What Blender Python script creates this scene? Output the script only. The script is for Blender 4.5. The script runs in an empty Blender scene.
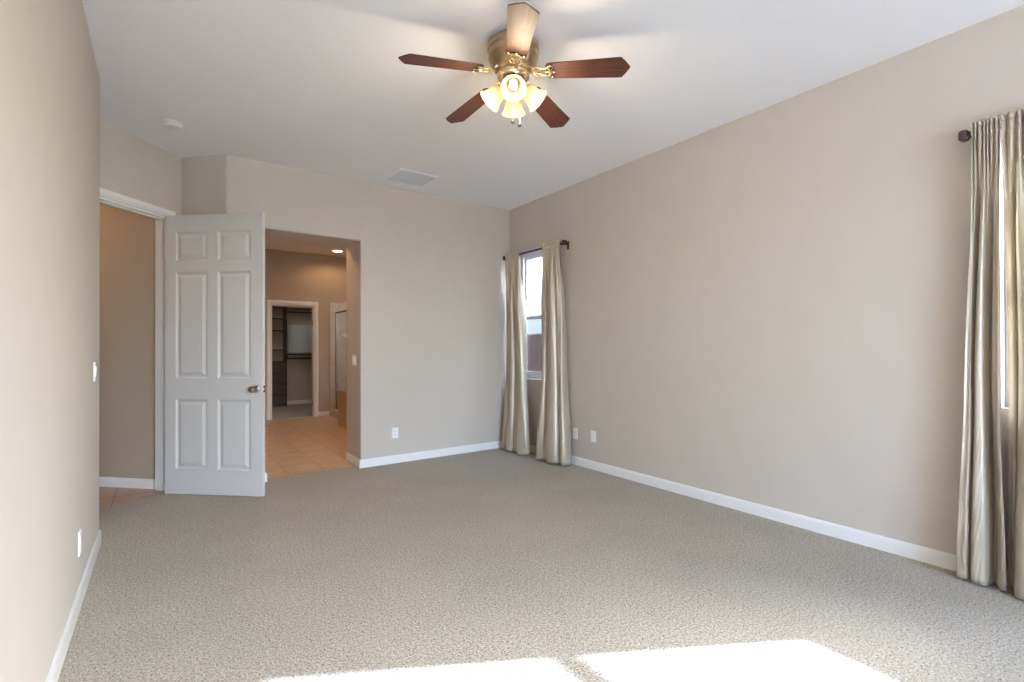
import bpy, bmesh, math, random
from math import sin, cos, pi, radians, sqrt, atan2
from mathutils import Vector, Matrix

scene = bpy.context.scene
COL = scene.collection
random.seed(7)

# ------------------------------------------------------------------ camera
CAM_H = 1.27
YAW, PIT, ROL, FPX, CY = 0.6204, 0.0059, -0.0032, 488.93, 345.34
cd = bpy.data.cameras.new('camera')
cam = bpy.data.objects.new('camera', cd)
COL.objects.link(cam)
_F = Vector((sin(YAW) * cos(PIT), cos(YAW) * cos(PIT), sin(PIT)))
_R = Vector((cos(YAW), -sin(YAW), 0))
_U = _R.cross(_F)
_r = cos(ROL) * _R + sin(ROL) * _U
_u = -sin(ROL) * _R + cos(ROL) * _U
m = Matrix((( _r.x, _u.x, -_F.x, 0.0), (_r.y, _u.y, -_F.y, 0.0), (_r.z, _u.z, -_F.z, CAM_H), (0, 0, 0, 1)))
cam.matrix_world = m
cd.sensor_fit = 'HORIZONTAL'
cd.sensor_width = 36.0
cd.lens = 36.0 * FPX / 1024.0
cd.shift_y = (CY - 341.0) / 1024.0
cd.clip_start = 0.02
scene.camera = cam

# ------------------------------------------------------------------ world, sun, exposure
scene.view_settings.view_transform = 'Standard'
scene.view_settings.look = 'None'
scene.view_settings.gamma = 1.0
scene.view_settings.exposure = 0.43
scene.view_settings.use_curve_mapping = False
SUN_TAN = 0.599
SUN_DIR = Vector((-0.875, 0.484, -SUN_TAN)).normalized()       # direction the light travels
w = bpy.data.worlds.new('sky')
scene.world = w
w.use_nodes = True
wn = w.node_tree
wn.nodes.clear()
wo = wn.nodes.new('ShaderNodeOutputWorld')
bg = wn.nodes.new('ShaderNodeBackground')
sky = wn.nodes.new('ShaderNodeTexSky')
sky.sky_type = 'NISHITA'
sky.sun_disc = False
sky.sun_elevation = math.atan(SUN_TAN)
sky.sun_rotation = atan2(0.875, -0.484)
sky.air_density = 1.0
sky.dust_density = 2.5
sky.ozone_density = 0.6
hs = wn.nodes.new('ShaderNodeHueSaturation')
hs.inputs['Saturation'].default_value = 0.85
wn.links.new(sky.outputs[0], hs.inputs['Color'])
wb = wn.nodes.new('ShaderNodeMix')            # daylight white balance of the camera
wb.data_type = 'RGBA'
wb.blend_type = 'MULTIPLY'
wb.inputs[0].default_value = 1.0
wb.inputs[7].default_value = (0.88, 1.0, 1.27, 1)
wn.links.new(hs.outputs[0], wb.inputs[6])
wn.links.new(wb.outputs[2], bg.inputs['Color'])
wn.links.new(bg.outputs[0], wo.inputs['Surface'])
bg.inputs['Strength'].default_value = 4.5

sl = bpy.data.lights.new('sun', 'SUN')
sl.energy = 18.0
sl.color = (0.80, 0.94, 1.24)
sl.angle = radians(0.6)
so = bpy.data.objects.new('sun', sl)
so.rotation_euler = (-SUN_DIR).to_track_quat('Z', 'Y').to_euler()
so.location = (9, -4, 8)
COL.objects.link(so)

scene.cycles.use_denoising = True
scene.cycles.max_bounces = 10
scene.cycles.diffuse_bounces = 7
scene.cycles.glossy_bounces = 4
scene.cycles.transparent_max_bounces = 12
scene.cycles.transmission_bounces = 6
scene.cycles.sample_clamp_indirect = 6.0
scene.cycles.caustics_reflective = False
scene.cycles.caustics_refractive = False


def portal(name, loc, normal, sx, sy):
    """daylight portal filling a window opening (guides sky sampling)"""
    l = bpy.data.lights.new(name, 'AREA')
    l.shape = 'RECTANGLE'
    l.size, l.size_y = sx, sy
    l.cycles.is_portal = True
    o = bpy.data.objects.new(name, l)
    z = -Vector(normal)
    x = Vector((0, 0, 1)).cross(z).normalized()
    y = z.cross(x)
    mm = Matrix((x, y, z)).transposed().to_4x4()
    mm.translation = Vector(loc)
    o.matrix_world = mm
    COL.objects.link(o)


# room numbers (metres)
L, R, B, H, REAR = -0.339, 3.665, 5.18, 3.06, -3.4
W1 = (4.22, 5.06, 0.89, 2.48)          # far right-wall window: y0 y1 z0 z1
W2 = (-0.30, 0.61, 0.94, 2.48)         # near right-wall window
W_FILL = (-0.2, 2.5, 0.06, 2.85)            # added unseen rear-wall window for fill daylight: x0 x1 z0 z1
portal('sky_portal', (R + 0.15, (W1[0] + W1[1]) / 2, (W1[2] + W1[3]) / 2), (-1, 0, 0), W1[1] - W1[0], W1[3] - W1[2])
portal('sky_portal', (R + 0.15, (W2[0] + W2[1]) / 2, (W2[2] + W2[3]) / 2), (-1, 0, 0), W2[1] - W2[0], W2[3] - W2[2])
portal('sky_portal', ((W_FILL[0] + W_FILL[1]) / 2, REAR - 0.15, (W_FILL[2] + W_FILL[3]) / 2), (0, 1, 0), W_FILL[1] - W_FILL[0], W_FILL[3] - W_FILL[2])


# ------------------------------------------------------------------ materials
def new_mat(name):
    mt = bpy.data.materials.new(name)
    mt.use_nodes = True
    nt = mt.node_tree
    return mt, nt, nt.nodes['Principled BSDF'], nt.nodes['Material Output']


def coords(nt, scale=(1, 1, 1), rot=(0, 0, 0)):
    tc = nt.nodes.new('ShaderNodeTexCoord')
    mp = nt.nodes.new('ShaderNodeMapping')
    mp.inputs['Scale'].default_value = scale
    mp.inputs['Rotation'].default_value = rot
    nt.links.new(tc.outputs['Object'], mp.inputs['Vector'])
    return mp.outputs['Vector']


def noise(nt, vec, scale, detail=3.0, rough=0.5):
    n = nt.nodes.new('ShaderNodeTexNoise')
    n.inputs['Scale'].default_value = scale
    n.inputs['Detail'].default_value = detail
    n.inputs['Roughness'].default_value = rough
    nt.links.new(vec, n.inputs['Vector'])
    return n.outputs['Fac']


def ramp(nt, fac, stops):
    r = nt.nodes.new('ShaderNodeValToRGB')
    els = r.color_ramp.elements
    while len(els) < len(stops):
        els.new(0.5)
    for e, (p, c) in zip(els, stops):
        e.position = p
        e.color = (c[0], c[1], c[2], 1)
    nt.links.new(fac, r.inputs['Fac'])
    return r.outputs['Color']


def bump(nt, fac, strength, dist=0.002):
    b = nt.nodes.new('ShaderNodeBump')
    b.inputs['Strength'].default_value = strength
    b.inputs['Distance'].default_value = dist
    nt.links.new(fac, b.inputs['Height'])
    return b.outputs['Normal']


def mixc(nt, a, b, fac, mode='MIX'):
    mx = nt.nodes.new('ShaderNodeMix')
    mx.data_type = 'RGBA'
    mx.blend_type = mode
    for s, v in ((6, a), (7, b)):
        if hasattr(v, 'links'):
            nt.links.new(v, mx.inputs[s])
        else:
            mx.inputs[s].default_value = (v[0], v[1], v[2], 1)
    if hasattr(fac, 'links'):
        nt.links.new(fac, mx.inputs[0])
    else:
        mx.inputs[0].default_value = fac
    return mx.outputs[2]


def plain(name, col, rough=0.5, metal=0.0, bump_scale=None, bump_str=0.1, vary=0.0, spec=0.5, coat=0.0):
    mt, nt, p, o = new_mat(name)
    p.inputs['Base Color'].default_value = (*col, 1)
    p.inputs['Roughness'].default_value = rough
    p.inputs['Metallic'].default_value = metal
    p.inputs['Specular IOR Level'].default_value = spec
    p.inputs['Coat Weight'].default_value = coat
    v = coords(nt)
    if vary:
        f = noise(nt, v, 6.0, 3)
        c = ramp(nt, f, [(0.3, [k * (1 - vary) for k in col]), (0.7, [min(1, k * (1 + vary)) for k in col])])
        nt.links.new(c, p.inputs['Base Color'])
    if bump_scale:
        nt.links.new(bump(nt, noise(nt, v, bump_scale, 3), bump_str), p.inputs['Normal'])
    return mt


M = {}
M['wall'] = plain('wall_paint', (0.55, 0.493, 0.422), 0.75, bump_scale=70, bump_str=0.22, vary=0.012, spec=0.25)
M['hallwall'] = plain('wall_paint_lamp_toned', (0.46, 0.38, 0.29), 0.75, bump_scale=70, bump_str=0.22, vary=0.012, spec=0.25)  # bedroom wall paint with warm, dimmer lamp light put into its colour
M['ceiling'] = plain('ceiling_paint', (0.93, 0.93, 0.93), 0.85, bump_scale=60, bump_str=0.15, spec=0.2)
M['trim'] = plain('white_trim_paint', (0.79, 0.775, 0.74), 0.38)
M['door'] = plain('white_door_paint', (0.60, 0.575, 0.54), 0.42)
M['plastic'] = plain('white_plastic', (0.83, 0.83, 0.81), 0.35)
M['vinyl'] = plain('white_vinyl', (0.84, 0.85, 0.87), 0.35)
M['slot'] = plain('dark_slot', (0.03, 0.03, 0.03), 0.6)
M['nickel'] = plain('satin_nickel', (0.42, 0.38, 0.31), 0.28, 1.0)
M['brass'] = plain('antique_brass', (0.46, 0.36, 0.22), 0.30, 1.0, bump_scale=40, bump_str=0.03)
M['bright_brass'] = plain('polished_brass', (0.78, 0.67, 0.48), 0.22, 1.0)
M['rod'] = plain('dark_walnut_rod', (0.055, 0.020, 0.020), 0.35)
M['espresso'] = plain('espresso_laminate', (0.035, 0.016, 0.013), 0.45)
M['redbrown'] = plain('dark_cherry_laminate', (0.055, 0.022, 0.016), 0.4)
M['board'] = plain('pale_grey_board', (0.60, 0.67, 0.76), 0.5)
M['stucco'] = plain('cream_stucco', (0.50, 0.43, 0.34), 0.9, bump_scale=30, bump_str=0.4)
M['ground'] = plain('pale_gravel', (0.27, 0.25, 0.22), 0.95, bump_scale=40, bump_str=0.5, vary=0.15)
M['concrete'] = plain('bounce_concrete', (0.75, 0.72, 0.68), 0.9, bump_scale=50, bump_str=0.2, vary=0.05)
M['roof'] = plain('brown_roof_tiles', (0.25, 0.15, 0.10), 0.8, bump_scale=12, bump_str=0.5)
M['ceramic'] = plain('white_ceramic', (0.8, 0.78, 0.74), 0.2)
M['vent'] = plain('white_enamel', (0.88, 0.88, 0.88), 0.45)
M['vent_dark'] = plain('grey_duct', (0.85, 0.85, 0.85), 0.8)
M['bronze'] = plain('dull_metal_frame', (0.22, 0.19, 0.16), 0.4, 0.8)
M['pewter'] = plain('dark_pewter', (0.10, 0.10, 0.10), 0.5, 0.3)
M['chrome'] = plain('brushed_steel', (0.6, 0.58, 0.55), 0.25, 1.0)


def carpet(name, c_dark, c_mid, c_light):
    mt, nt, p, o = new_mat(name)
    v = coords(nt)
    fine = noise(nt, v, 125, 1.5, 0.6)
    mid = noise(nt, v, 60, 2.0, 0.55)
    big = noise(nt, v, 1.6, 3.0, 0.6)
    c1 = ramp(nt, fine, [(0.27, c_dark), (0.46, c_mid), (0.70, c_light)])
    c2 = ramp(nt, mid, [(0.30, (0.68, 0.67, 0.65)), (0.58, (1.0, 1.0, 1.0))])
    c3 = ramp(nt, big, [(0.3, (0.93, 0.93, 0.93)), (0.7, (1.04, 1.04, 1.03))])
    c = mixc(nt, c1, c2, 0.8, 'MULTIPLY')
    c = mixc(nt, c, c3, 1.0, 'MULTIPLY')
    nt.links.new(c, p.inputs['Base Color'])
    p.inputs['Roughness'].default_value = 1.0
    p.inputs['Specular IOR Level'].default_value = 0.05
    p.inputs['Sheen Weight'].default_value = 0.15
    add = nt.nodes.new('ShaderNodeMath')
    add.operation = 'ADD'
    nt.links.new(fine, add.inputs[0])
    nt.links.new(mid, add.inputs[1])
    nt.links.new(bump(nt, add.outputs[0], 0.7, 0.008), p.inputs['Normal'])
    return mt


M['carpet'] = carpet('beige_carpet', (0.115, 0.098, 0.070), (0.375, 0.328, 0.252), (0.55, 0.490, 0.388))
M['carpet_grey'] = carpet('grey_carpet', (0.2, 0.19, 0.17), (0.36, 0.34, 0.31), (0.46, 0.44, 0.4))


def tiles(name, tw, th, c1, c2, grout, rot=(0, 0, 0), offset=0.0, gap=0.004, rough=0.35, shift=(0, 0, 0)):
    mt, nt, p, o = new_mat(name)
    tc = nt.nodes.new('ShaderNodeTexCoord')
    mp = nt.nodes.new('ShaderNodeMapping')
    mp.inputs['Rotation'].default_value = rot
    mp.inputs['Location'].default_value = shift
    nt.links.new(tc.outputs['Object'], mp.inputs['Vector'])
    b = nt.nodes.new('ShaderNodeTexBrick')
    b.offset = offset
    b.inputs['Scale'].default_value = 1.0
    b.inputs['Brick Width'].default_value = tw
    b.inputs['Row Height'].default_value = th
    b.inputs['Mortar Size'].default_value = gap
    b.inputs['Mortar Smooth'].default_value = 0.2
    b.inputs['Color1'].default_value = (*c1, 1)
    b.inputs['Color2'].default_value = (*c2, 1)
    b.inputs['Mortar'].default_value = (*grout, 1)
    nt.links.new(mp.outputs[0], b.inputs['Vector'])
    n = noise(nt, mp.outputs[0], 7, 4, 0.6)
    c = mixc(nt, b.outputs['Color'], ramp(nt, n, [(0.3, (0.86, 0.84, 0.82)), (0.7, (1.05, 1.05, 1.05))]), 1.0, 'MULTIPLY')
    nt.links.new(c, p.inputs['Base Color'])
    p.inputs['Roughness'].default_value = rough
    inv = nt.nodes.new('ShaderNodeMath')
    inv.operation = 'SUBTRACT'
    inv.inputs[0].default_value = 1.0
    nt.links.new(b.outputs['Fac'], inv.inputs[1])
    nt.links.new(bump(nt, inv.outputs[0], 0.5, 0.003), p.inputs['Normal'])
    return mt


M['floor_tile'] = tiles('terracotta_floor_tile', 0.34, 0.34, (0.62, 0.45, 0.31), (0.66, 0.48, 0.33), (0.36, 0.25, 0.17), shift=(-0.03, 0.0, 0), gap=0.005)
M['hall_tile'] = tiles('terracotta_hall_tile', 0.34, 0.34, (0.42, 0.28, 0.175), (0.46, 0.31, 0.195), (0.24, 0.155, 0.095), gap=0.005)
M['wall_tile'] = tiles('tan_wall_tile', 0.16, 0.16, (0.50, 0.40, 0.255), (0.54, 0.43, 0.28), (0.42, 0.34, 0.23), rot=(radians(90), 0, 0), gap=0.004, rough=0.3)
M['deck_tile'] = tiles('honey_deck_tile', 0.30, 0.30, (0.72, 0.50, 0.28), (0.76, 0.53, 0.30), (0.52, 0.36, 0.21), rot=(radians(90), 0, radians(90)), gap=0.004, rough=0.3)


def wood(name, dark, light, rough=0.35, coat=0.3, stretch=(1.2, 30, 30)):
    mt, nt, p, o = new_mat(name)
    v = coords(nt, stretch)
    n = noise(nt, v, 3.0, 5, 0.65)
    nt.links.new(ramp(nt, n, [(0.28, dark), (0.72, light)]), p.inputs['Base Color'])
    p.inputs['Roughness'].default_value = rough
    p.inputs['Coat Weight'].default_value = coat
    p.inputs['Coat Roughness'].default_value = 0.45
    nt.links.new(bump(nt, n, 0.08, 0.001), p.inputs['Normal'])
    return mt


M['blade'] = wood('mahogany_blade', (0.022, 0.006, 0.004), (0.13, 0.038, 0.020), 0.55, 0.0)
M['fence'] = wood('weathered_fence_wood', (0.09, 0.035, 0.02), (0.22, 0.10, 0.06), 0.85, 0.0, (10, 10, 1.2))


def glass_mat(name, tint=(1, 1, 1), refl=0.06):
    mt, nt, p, o = new_mat(name)
    nt.nodes.remove(p)
    t = nt.nodes.new('ShaderNodeBsdfTransparent')
    t.inputs['Color'].default_value = (*tint, 1)
    g = nt.nodes.new('ShaderNodeBsdfGlossy')
    g.inputs['Roughness'].default_value = 0.02
    mx = nt.nodes.new('ShaderNodeMixShader')
    mx.inputs[0].default_value = refl
    nt.links.new(t.outputs[0], mx.inputs[1])
    nt.links.new(g.outputs[0], mx.inputs[2])
    nt.links.new(mx.outputs[0], o.inputs['Surface'])
    return mt


M['glass'] = glass_mat('window_glass', (0.96, 0.98, 0.98), 0.05)
M['shower_glass'] = glass_mat('shower_glass', (0.93, 0.94, 0.94), 0.04)


def screen_mat():
    mt, nt, p, o = new_mat('insect_screen')
    p.inputs['Base Color'].default_value = (0.16, 0.16, 0.17, 1)
    p.inputs['Roughness'].default_value = 0.8
    t = nt.nodes.new('ShaderNodeBsdfTransparent')
    mx = nt.nodes.new('ShaderNodeMixShader')
    mx.inputs[0].default_value = 0.28
    nt.links.new(t.outputs[0], mx.inputs[1])
    nt.links.new(p.outputs[0], mx.inputs[2])
    nt.links.new(mx.outputs[0], o.inputs['Surface'])
    return mt


M['screen'] = screen_mat()


def silk(name, col, trans=0.12):
    mt, nt, p, o = new_mat(name)
    v = coords(nt, (60, 60, 3.0))
    n = noise(nt, v, 5.0, 3, 0.6)
    nt.links.new(ramp(nt, n, [(0.3, [k * 0.93 for k in col]), (0.7, [min(1, k * 1.05) for k in col])]), p.inputs['Base Color'])
    p.inputs['Roughness'].default_value = 0.36
    p.inputs['Specular IOR Level'].default_value = 0.65
    p.inputs['Metallic'].default_value = 0.25
    p.inputs['Sheen Weight'].default_value = 0.25
    nt.links.new(bump(nt, n, 0.05, 0.001), p.inputs['Normal'])
    t = nt.nodes.new('ShaderNodeBsdfTranslucent')
    t.inputs['Color'].default_value = (0.80, 0.74, 0.60, 1)
    mx = nt.nodes.new('ShaderNodeMixShader')
    mx.inputs[0].default_value = trans
    nt.links.new(p.outputs[0], mx.inputs[1])
    nt.links.new(t.outputs[0], mx.inputs[2])
    nt.links.new(mx.outputs[0], o.inputs['Surface'])
    return mt


M['silk'] = silk('champagne_silk', (0.49, 0.415, 0.31), 0.12)


def alabaster():
    mt, nt, p, o = new_mat('frosted_amber_glass')
    v = coords(nt)
    n = noise(nt, v, 14, 3)
    c = ramp(nt, n, [(0.3, (0.27, 0.225, 0.155)), (0.7, (0.34, 0.29, 0.205))])
    nt.links.new(c, p.inputs['Base Color'])
    p.inputs['Roughness'].default_value = 0.3
    t = nt.nodes.new('ShaderNodeBsdfTranslucent')
    nt.links.new(c, t.inputs['Color'])
    tr = nt.nodes.new('ShaderNodeBsdfTransparent')
    tr.inputs['Color'].default_value = (1.0, 0.9, 0.75, 1)
    m1 = nt.nodes.new('ShaderNodeMixShader')
    m1.inputs[0].default_value = 0.55
    nt.links.new(p.outputs[0], m1.inputs[1])
    nt.links.new(t.outputs[0], m1.inputs[2])
    m2 = nt.nodes.new('ShaderNodeMixShader')
    m2.inputs[0].default_value = 0.22
    nt.links.new(m1.outputs[0], m2.inputs[1])
    nt.links.new(tr.outputs[0], m2.inputs[2])
    nt.links.new(m2.outputs[0], o.inputs['Surface'])
    return mt


M['shade'] = alabaster()


def emit(name, col, strength):
    mt, nt, p, o = new_mat(name)
    p.inputs['Base Color'].default_value = (0.8, 0.8, 0.8, 1)
    p.inputs['Emission Color'].default_value = (*col, 1)
    p.inputs['Emission Strength'].default_value = strength
    return mt


M['bulb'] = emit('lit_bulb', (1.0, 0.82, 0.55), 2.5)
M['lens'] = emit('lit_lens', (1.0, 0.88, 0.72), 5.0)


# ------------------------------------------------------------------ mesh helpers
def finish(name, bm, mat, parent=None, smooth=False, bevel=0.0, seg=2, recalc=True, angle=35):
    if recalc:
        bmesh.ops.recalc_face_normals(bm, faces=bm.faces[:])
    me = bpy.data.meshes.new(name)
    bm.to_mesh(me)
    bm.free()
    o = bpy.data.objects.new(name, me)
    COL.objects.link(o)
    me.materials.append(M[mat] if isinstance(mat, str) else mat)
    if smooth:
        for p in me.polygons:
            p.use_smooth = True
        if angle < 180:
            me.set_sharp_from_angle(angle=radians(angle))
    if bevel:
        md = o.modifiers.new('bevel', 'BEVEL')
        md.width = bevel
        md.segments = seg
        md.limit_method = 'ANGLE'
        md.angle_limit = radians(40)
    if parent:
        o.parent = parent
    return o


def box(bm, x0, x1, y0, y1, z0, z1, mtx=None):
    vs = [bm.verts.new((x, y, z)) for x in (x0, x1) for y in (y0, y1) for z in (z0, z1)]
    if mtx is not None:
        for v in vs:
            v.co = mtx @ v.co
    for f in ((0, 1, 3, 2), (4, 6, 7, 5), (0, 4, 5, 1), (2, 3, 7, 6), (0, 2, 6, 4), (1, 5, 7, 3)):
        bm.faces.new([vs[i] for i in f])
    return vs


def prism(bm, poly, z0, z1):
    a = [bm.verts.new((x, y, z0)) for x, y in poly]
    b = [bm.verts.new((x, y, z1)) for x, y in poly]
    n = len(poly)
    bm.faces.new(a[::-1])
    bm.faces.new(b)
    for i in range(n):
        bm.faces.new((a[i], a[(i + 1) % n], b[(i + 1) % n], b[i]))


def lathe(bm, prof, n=32, mtx=None, caps=True):
    rings = []
    for r, z in prof:
        ring = []
        for i in range(n):
            a = 2 * pi * i / n
            v = Vector((r * cos(a), r * sin(a), z))
            if mtx is not None:
                v = mtx @ v
            ring.append(bm.verts.new(v))
        rings.append(ring)
    for k in range(len(rings) - 1):
        for i in range(n):
            j = (i + 1) % n
            bm.faces.new((rings[k][i], rings[k][j], rings[k + 1][j], rings[k + 1][i]))
    if caps:
        bm.faces.new(rings[0][::-1])
        bm.faces.new(rings[-1])


def tube(bm, pts, r, n=8, flat=1.0):
    pts = [Vector(p) for p in pts]
    rings = []
    for i, p in enumerate(pts):
        t = (pts[min(i + 1, len(pts) - 1)] - pts[max(i - 1, 0)]).normalized()
        up = Vector((0, 0, 1)) if abs(t.z) < 0.95 else Vector((1, 0, 0))
        a = t.cross(up).normalized()
        b = a.cross(t).normalized()
        rr = r[i] if isinstance(r, (list, tuple)) else r
        rings.append([bm.verts.new(p + a * rr * cos(2 * pi * k / n) + b * rr * flat * sin(2 * pi * k / n)) for k in range(n)])
    for k in range(len(rings) - 1):
        for i in range(n):
            j = (i + 1) % n
            bm.faces.new((rings[k][i], rings[k][j], rings[k + 1][j], rings[k + 1][i]))
    bm.faces.new(rings[0][::-1])
    bm.faces.new(rings[-1])


def sphere(bm, c, r, n=12, sz=1.0):
    mt = Matrix.Translation(c)
    prof = [(max(1e-4, r * sin(pi * k / n)), -r * sz * cos(pi * k / n)) for k in range(n + 1)]
    lathe(bm, prof, n * 2, mt)


def sweep(bm, path, prof, mapf, closed=False):
    """path: 2-D points; prof: closed list of (offset to the left of travel, height); mapf(x, y, h) -> 3-D point"""
    P = [Vector(p) for p in path]
    n = len(P)
    offs = []
    for i in range(n):
        d1 = (P[i] - P[i - 1]).normalized() if (i > 0 or closed) else None
        d2 = (P[(i + 1) % n] - P[i]).normalized() if (i < n - 1 or closed) else None
        if d1 is None: d1 = d2
        if d2 is None: d2 = d1
        n1 = Vector((-d1.y, d1.x)); n2 = Vector((-d2.y, d2.x))
        mvec = n1 + n2
        mvec = mvec / max(0.2, mvec.dot(n1))
        offs.append(mvec)
    rings = []
    for i in range(n):
        rings.append([bm.verts.new(mapf(P[i].x + offs[i].x * o, P[i].y + offs[i].y * o, h)) for o, h in prof])
    k = len(prof)
    rng = range(n) if closed else range(n - 1)
    for i in rng:
        a, b = rings[i], rings[(i + 1) % n]
        for j in range(k):
            bm.faces.new((a[j], a[(j + 1) % k], b[(j + 1) % k], b[j]))
    if not closed:
        bm.faces.new(rings[0])
        bm.faces.new(rings[-1][::-1])


def tag(o, label, cat, group=None, kind=None):
    if label: o['label'] = label
    if cat: o['category'] = cat
    if group: o['group'] = group
    if kind: o['kind'] = kind
    return o


def struct(o, label=None, cat=None):
    o['kind'] = 'structure'
    if label: o['label'] = label
    if cat: o['category'] = cat
    return o


def empty(name, loc, rotz=0.0):
    o = bpy.data.objects.new(name, None)
    o.empty_display_size = 0.1
    COL.objects.link(o)
    o.location = loc
    o.rotation_euler = (0, 0, rotz)
    return o


def copy_tree(o, parent=None):
    c = o.copy()
    COL.objects.link(c)
    if parent: c.parent = parent
    for ch in list(o.children):
        copy_tree(ch, c)
    return c


def arc(c, r, a0, a1, n=6):
    return [(c[0] + r * cos(a0 + (a1 - a0) * i / n), c[1] + r * sin(a0 + (a1 - a0) * i / n)) for i in range(n + 1)]


def round_corner(p_prev, p, p_next, r, n=6):
    """2-D rounded corner points for a bullnose"""
    p_prev, p, p_next = Vector(p_prev), Vector(p), Vector(p_next)
    a = (p_prev - p).normalized(); b = (p_next - p).normalized()
    ang = a.angle(b)
    d = r / math.tan(ang / 2)
    s, e = p + a * d, p + b * d
    c = p + (a + b).normalized() * (r / sin(ang / 2))
    a0 = atan2(s.y - c.y, s.x - c.x); a1 = atan2(e.y - c.y, e.x - c.x)
    while a1 - a0 > pi: a1 -= 2 * pi
    while a1 - a0 < -pi: a1 += 2 * pi
    return arc(c, r, a0, a1, n)


# ------------------------------------------------------------------ plan points
S2 = sqrt(0.5)
P1 = (0.476, B)
P2 = (0.145, 5.511)
P4 = (L, 4.21)
P3 = (-0.7475, 4.6185)
def on_door_wall(s, back=0.0):            # s metres from P2 along the 45 degree wall, back = behind its face
    return (P2[0] - S2 * s - S2 * back, P2[1] - S2 * s + S2 * back)
DT = 0.115
S_IN, S_OUT = 0.148, 1.110                # door opening along the wall
BX0, BX1, BY, BZ = 0.80, 1.715, 5.66, 2.425   # bathroom opening and the back of its thick wall
FARY, CLY = 9.65, 12.02                   # bathroom end wall, closet end wall
T = 0.12

# ------------------------------------------------------------------ floors and ceiling
bm = bmesh.new()
prism(bm, [(L, REAR), (R, REAR), (R, B), (BX1, B), (BX1, 5.315), (BX0, 5.315), (BX0, B), P1, P2,
           on_door_wall(S_IN), on_door_wall(S_IN, 0.03), on_door_wall(S_OUT, 0.03), on_door_wall(S_OUT), P3, P4], -0.06, 0.0)
struct(finish('floor', bm, 'carpet'), 'speckled beige carpet covering the bedroom floor', 'carpet')
bm = bmesh.new()
prism(bm, [(0.55, BY), (BX0, BY), (BX0, 5.315), (BX1, 5.315), (BX1, BY), (3.95, BY), (3.95, FARY), (2.325, FARY), (2.325, FARY + 0.06), (1.58, FARY + 0.06), (1.58, FARY), (0.55, FARY)], -0.06, -0.006)
struct(finish('floor_bathroom', bm, 'floor_tile'), 'terracotta tile floor beyond the open bathroom doorway', 'floor')
HALLC = 8.6
def hall(sm, df): return ((sm - df) / 2, (sm + df) / 2)      # sum x+y, difference y-x
bm = bmesh.new()
prism(bm, [on_door_wall(S_IN, 0.03), on_door_wall(S_IN, DT), hall(5.49, 5.529), hall(5.49, HALLC), hall(4.09, HALLC), hall(4.09, 5.529), on_door_wall(S_OUT, DT), on_door_wall(S_OUT, 0.03)], -0.06, -0.006)
struct(finish('floor_hall', bm, 'hall_tile'), 'terracotta tile floor of the hall behind the white door', 'floor')
bm = bmesh.new()
prism(bm, [(1.58, FARY + 0.06), (2.325, FARY + 0.06), (2.325, FARY + T), (3.0, FARY + T), (3.0, CLY), (0.9, CLY), (0.9, FARY + T), (1.58, FARY + T)], -0.06, 0.004)
struct(finish('floor_closet', bm, 'carpet_grey'), 'grey carpet floor of the walk-in closet', 'carpet')
bm = bmesh.new()
prism(bm, [(-3.2, REAR - 0.2), (R + 0.25, REAR - 0.2), (R + 0.25, B), (4.2, B), (4.2, CLY + 0.2), (-3.2, CLY + 0.2)], H, H + 0.15)
struct(finish('ceiling', bm, 'ceiling'), 'flat white painted ceiling over the bedroom', 'ceiling')

# ------------------------------------------------------------------ walls
bm = bmesh.new()
cornerA = round_corner(P2, P1, (BX0, B), 0.022)
cornerJ = round_corner(P1, (BX0, B), (BX0, BY), 0.018)
prism(bm, cornerA + cornerJ + [(BX0, BY), (0.0905, 5.5795), (0.171, BY), hall(5.49, 5.529), on_door_wall(S_IN, DT), on_door_wall(S_IN), P2], 0.0, H)
cornerK = round_corner((BX1, BY), (BX1, B), (R, B), 0.018)
prism(bm, cornerK + [(R + T, B), (R + T, BY), (BX1, BY)], 0.0, H)
# header over the opening, with a rounded lower edge
prof = [(B, H), (BY, H), (BY, BZ)] + [(B + 0.018 - 0.018 * sin(a), BZ + 0.018 - 0.018 * cos(a)) for a in [i * pi / 12 for i in range(7)]]
va = [bm.verts.new((BX0 - 0.018, y, z)) for y, z in prof]
vb = [bm.verts.new((BX1 + 0.018, y, z)) for y, z in prof]
for i in range(len(prof)):
    j = (i + 1) % len(prof)
    bm.faces.new((va[i], va[j], vb[j], vb[i]))
bm.faces.new(va[::-1]); bm.faces.new(vb)
struct(finish('wall_back', bm, 'wall', smooth=True, angle=25), 'beige end wall with an open doorway into the bathroom', 'wall')

bm = bmesh.new()
corner4 = round_corner((L, REAR), P4, P3, 0.022)
prism(bm, [(L, REAR)] + corner4 + [P3, on_door_wall(S_OUT), on_door_wall(S_OUT, DT), (-0.80, 4.80), (-0.90, 4.70), (L - T, 4.30), (L - T, REAR)], 0.0, H)
struct(finish('wall_left', bm, 'wall', smooth=True, angle=25), 'beige wall along the left edge of the photo', 'wall')

bm = bmesh.new()
prism(bm, [on_door_wall(S_IN), on_door_wall(S_IN, DT), on_door_wall(S_OUT, DT), on_door_wall(S_OUT)], 2.465, H)
struct(finish('wall_above_door', bm, 'wall'), 'beige angled wall over the white door casing', 'wall')


def pierced_wall(bm, u0, u1, holes, put):
    """wall strip from u0 to u1 with (a, b, z0, z1) holes sorted along u; put(ua, ub, za, zb) adds a box"""
    u = u0
    for a, b, z0, z1 in holes:
        put(u, a, 0, H); put(a, b, 0, z0); put(a, b, z1, H)
        u = b
    put(u, u1, 0, H)


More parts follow.
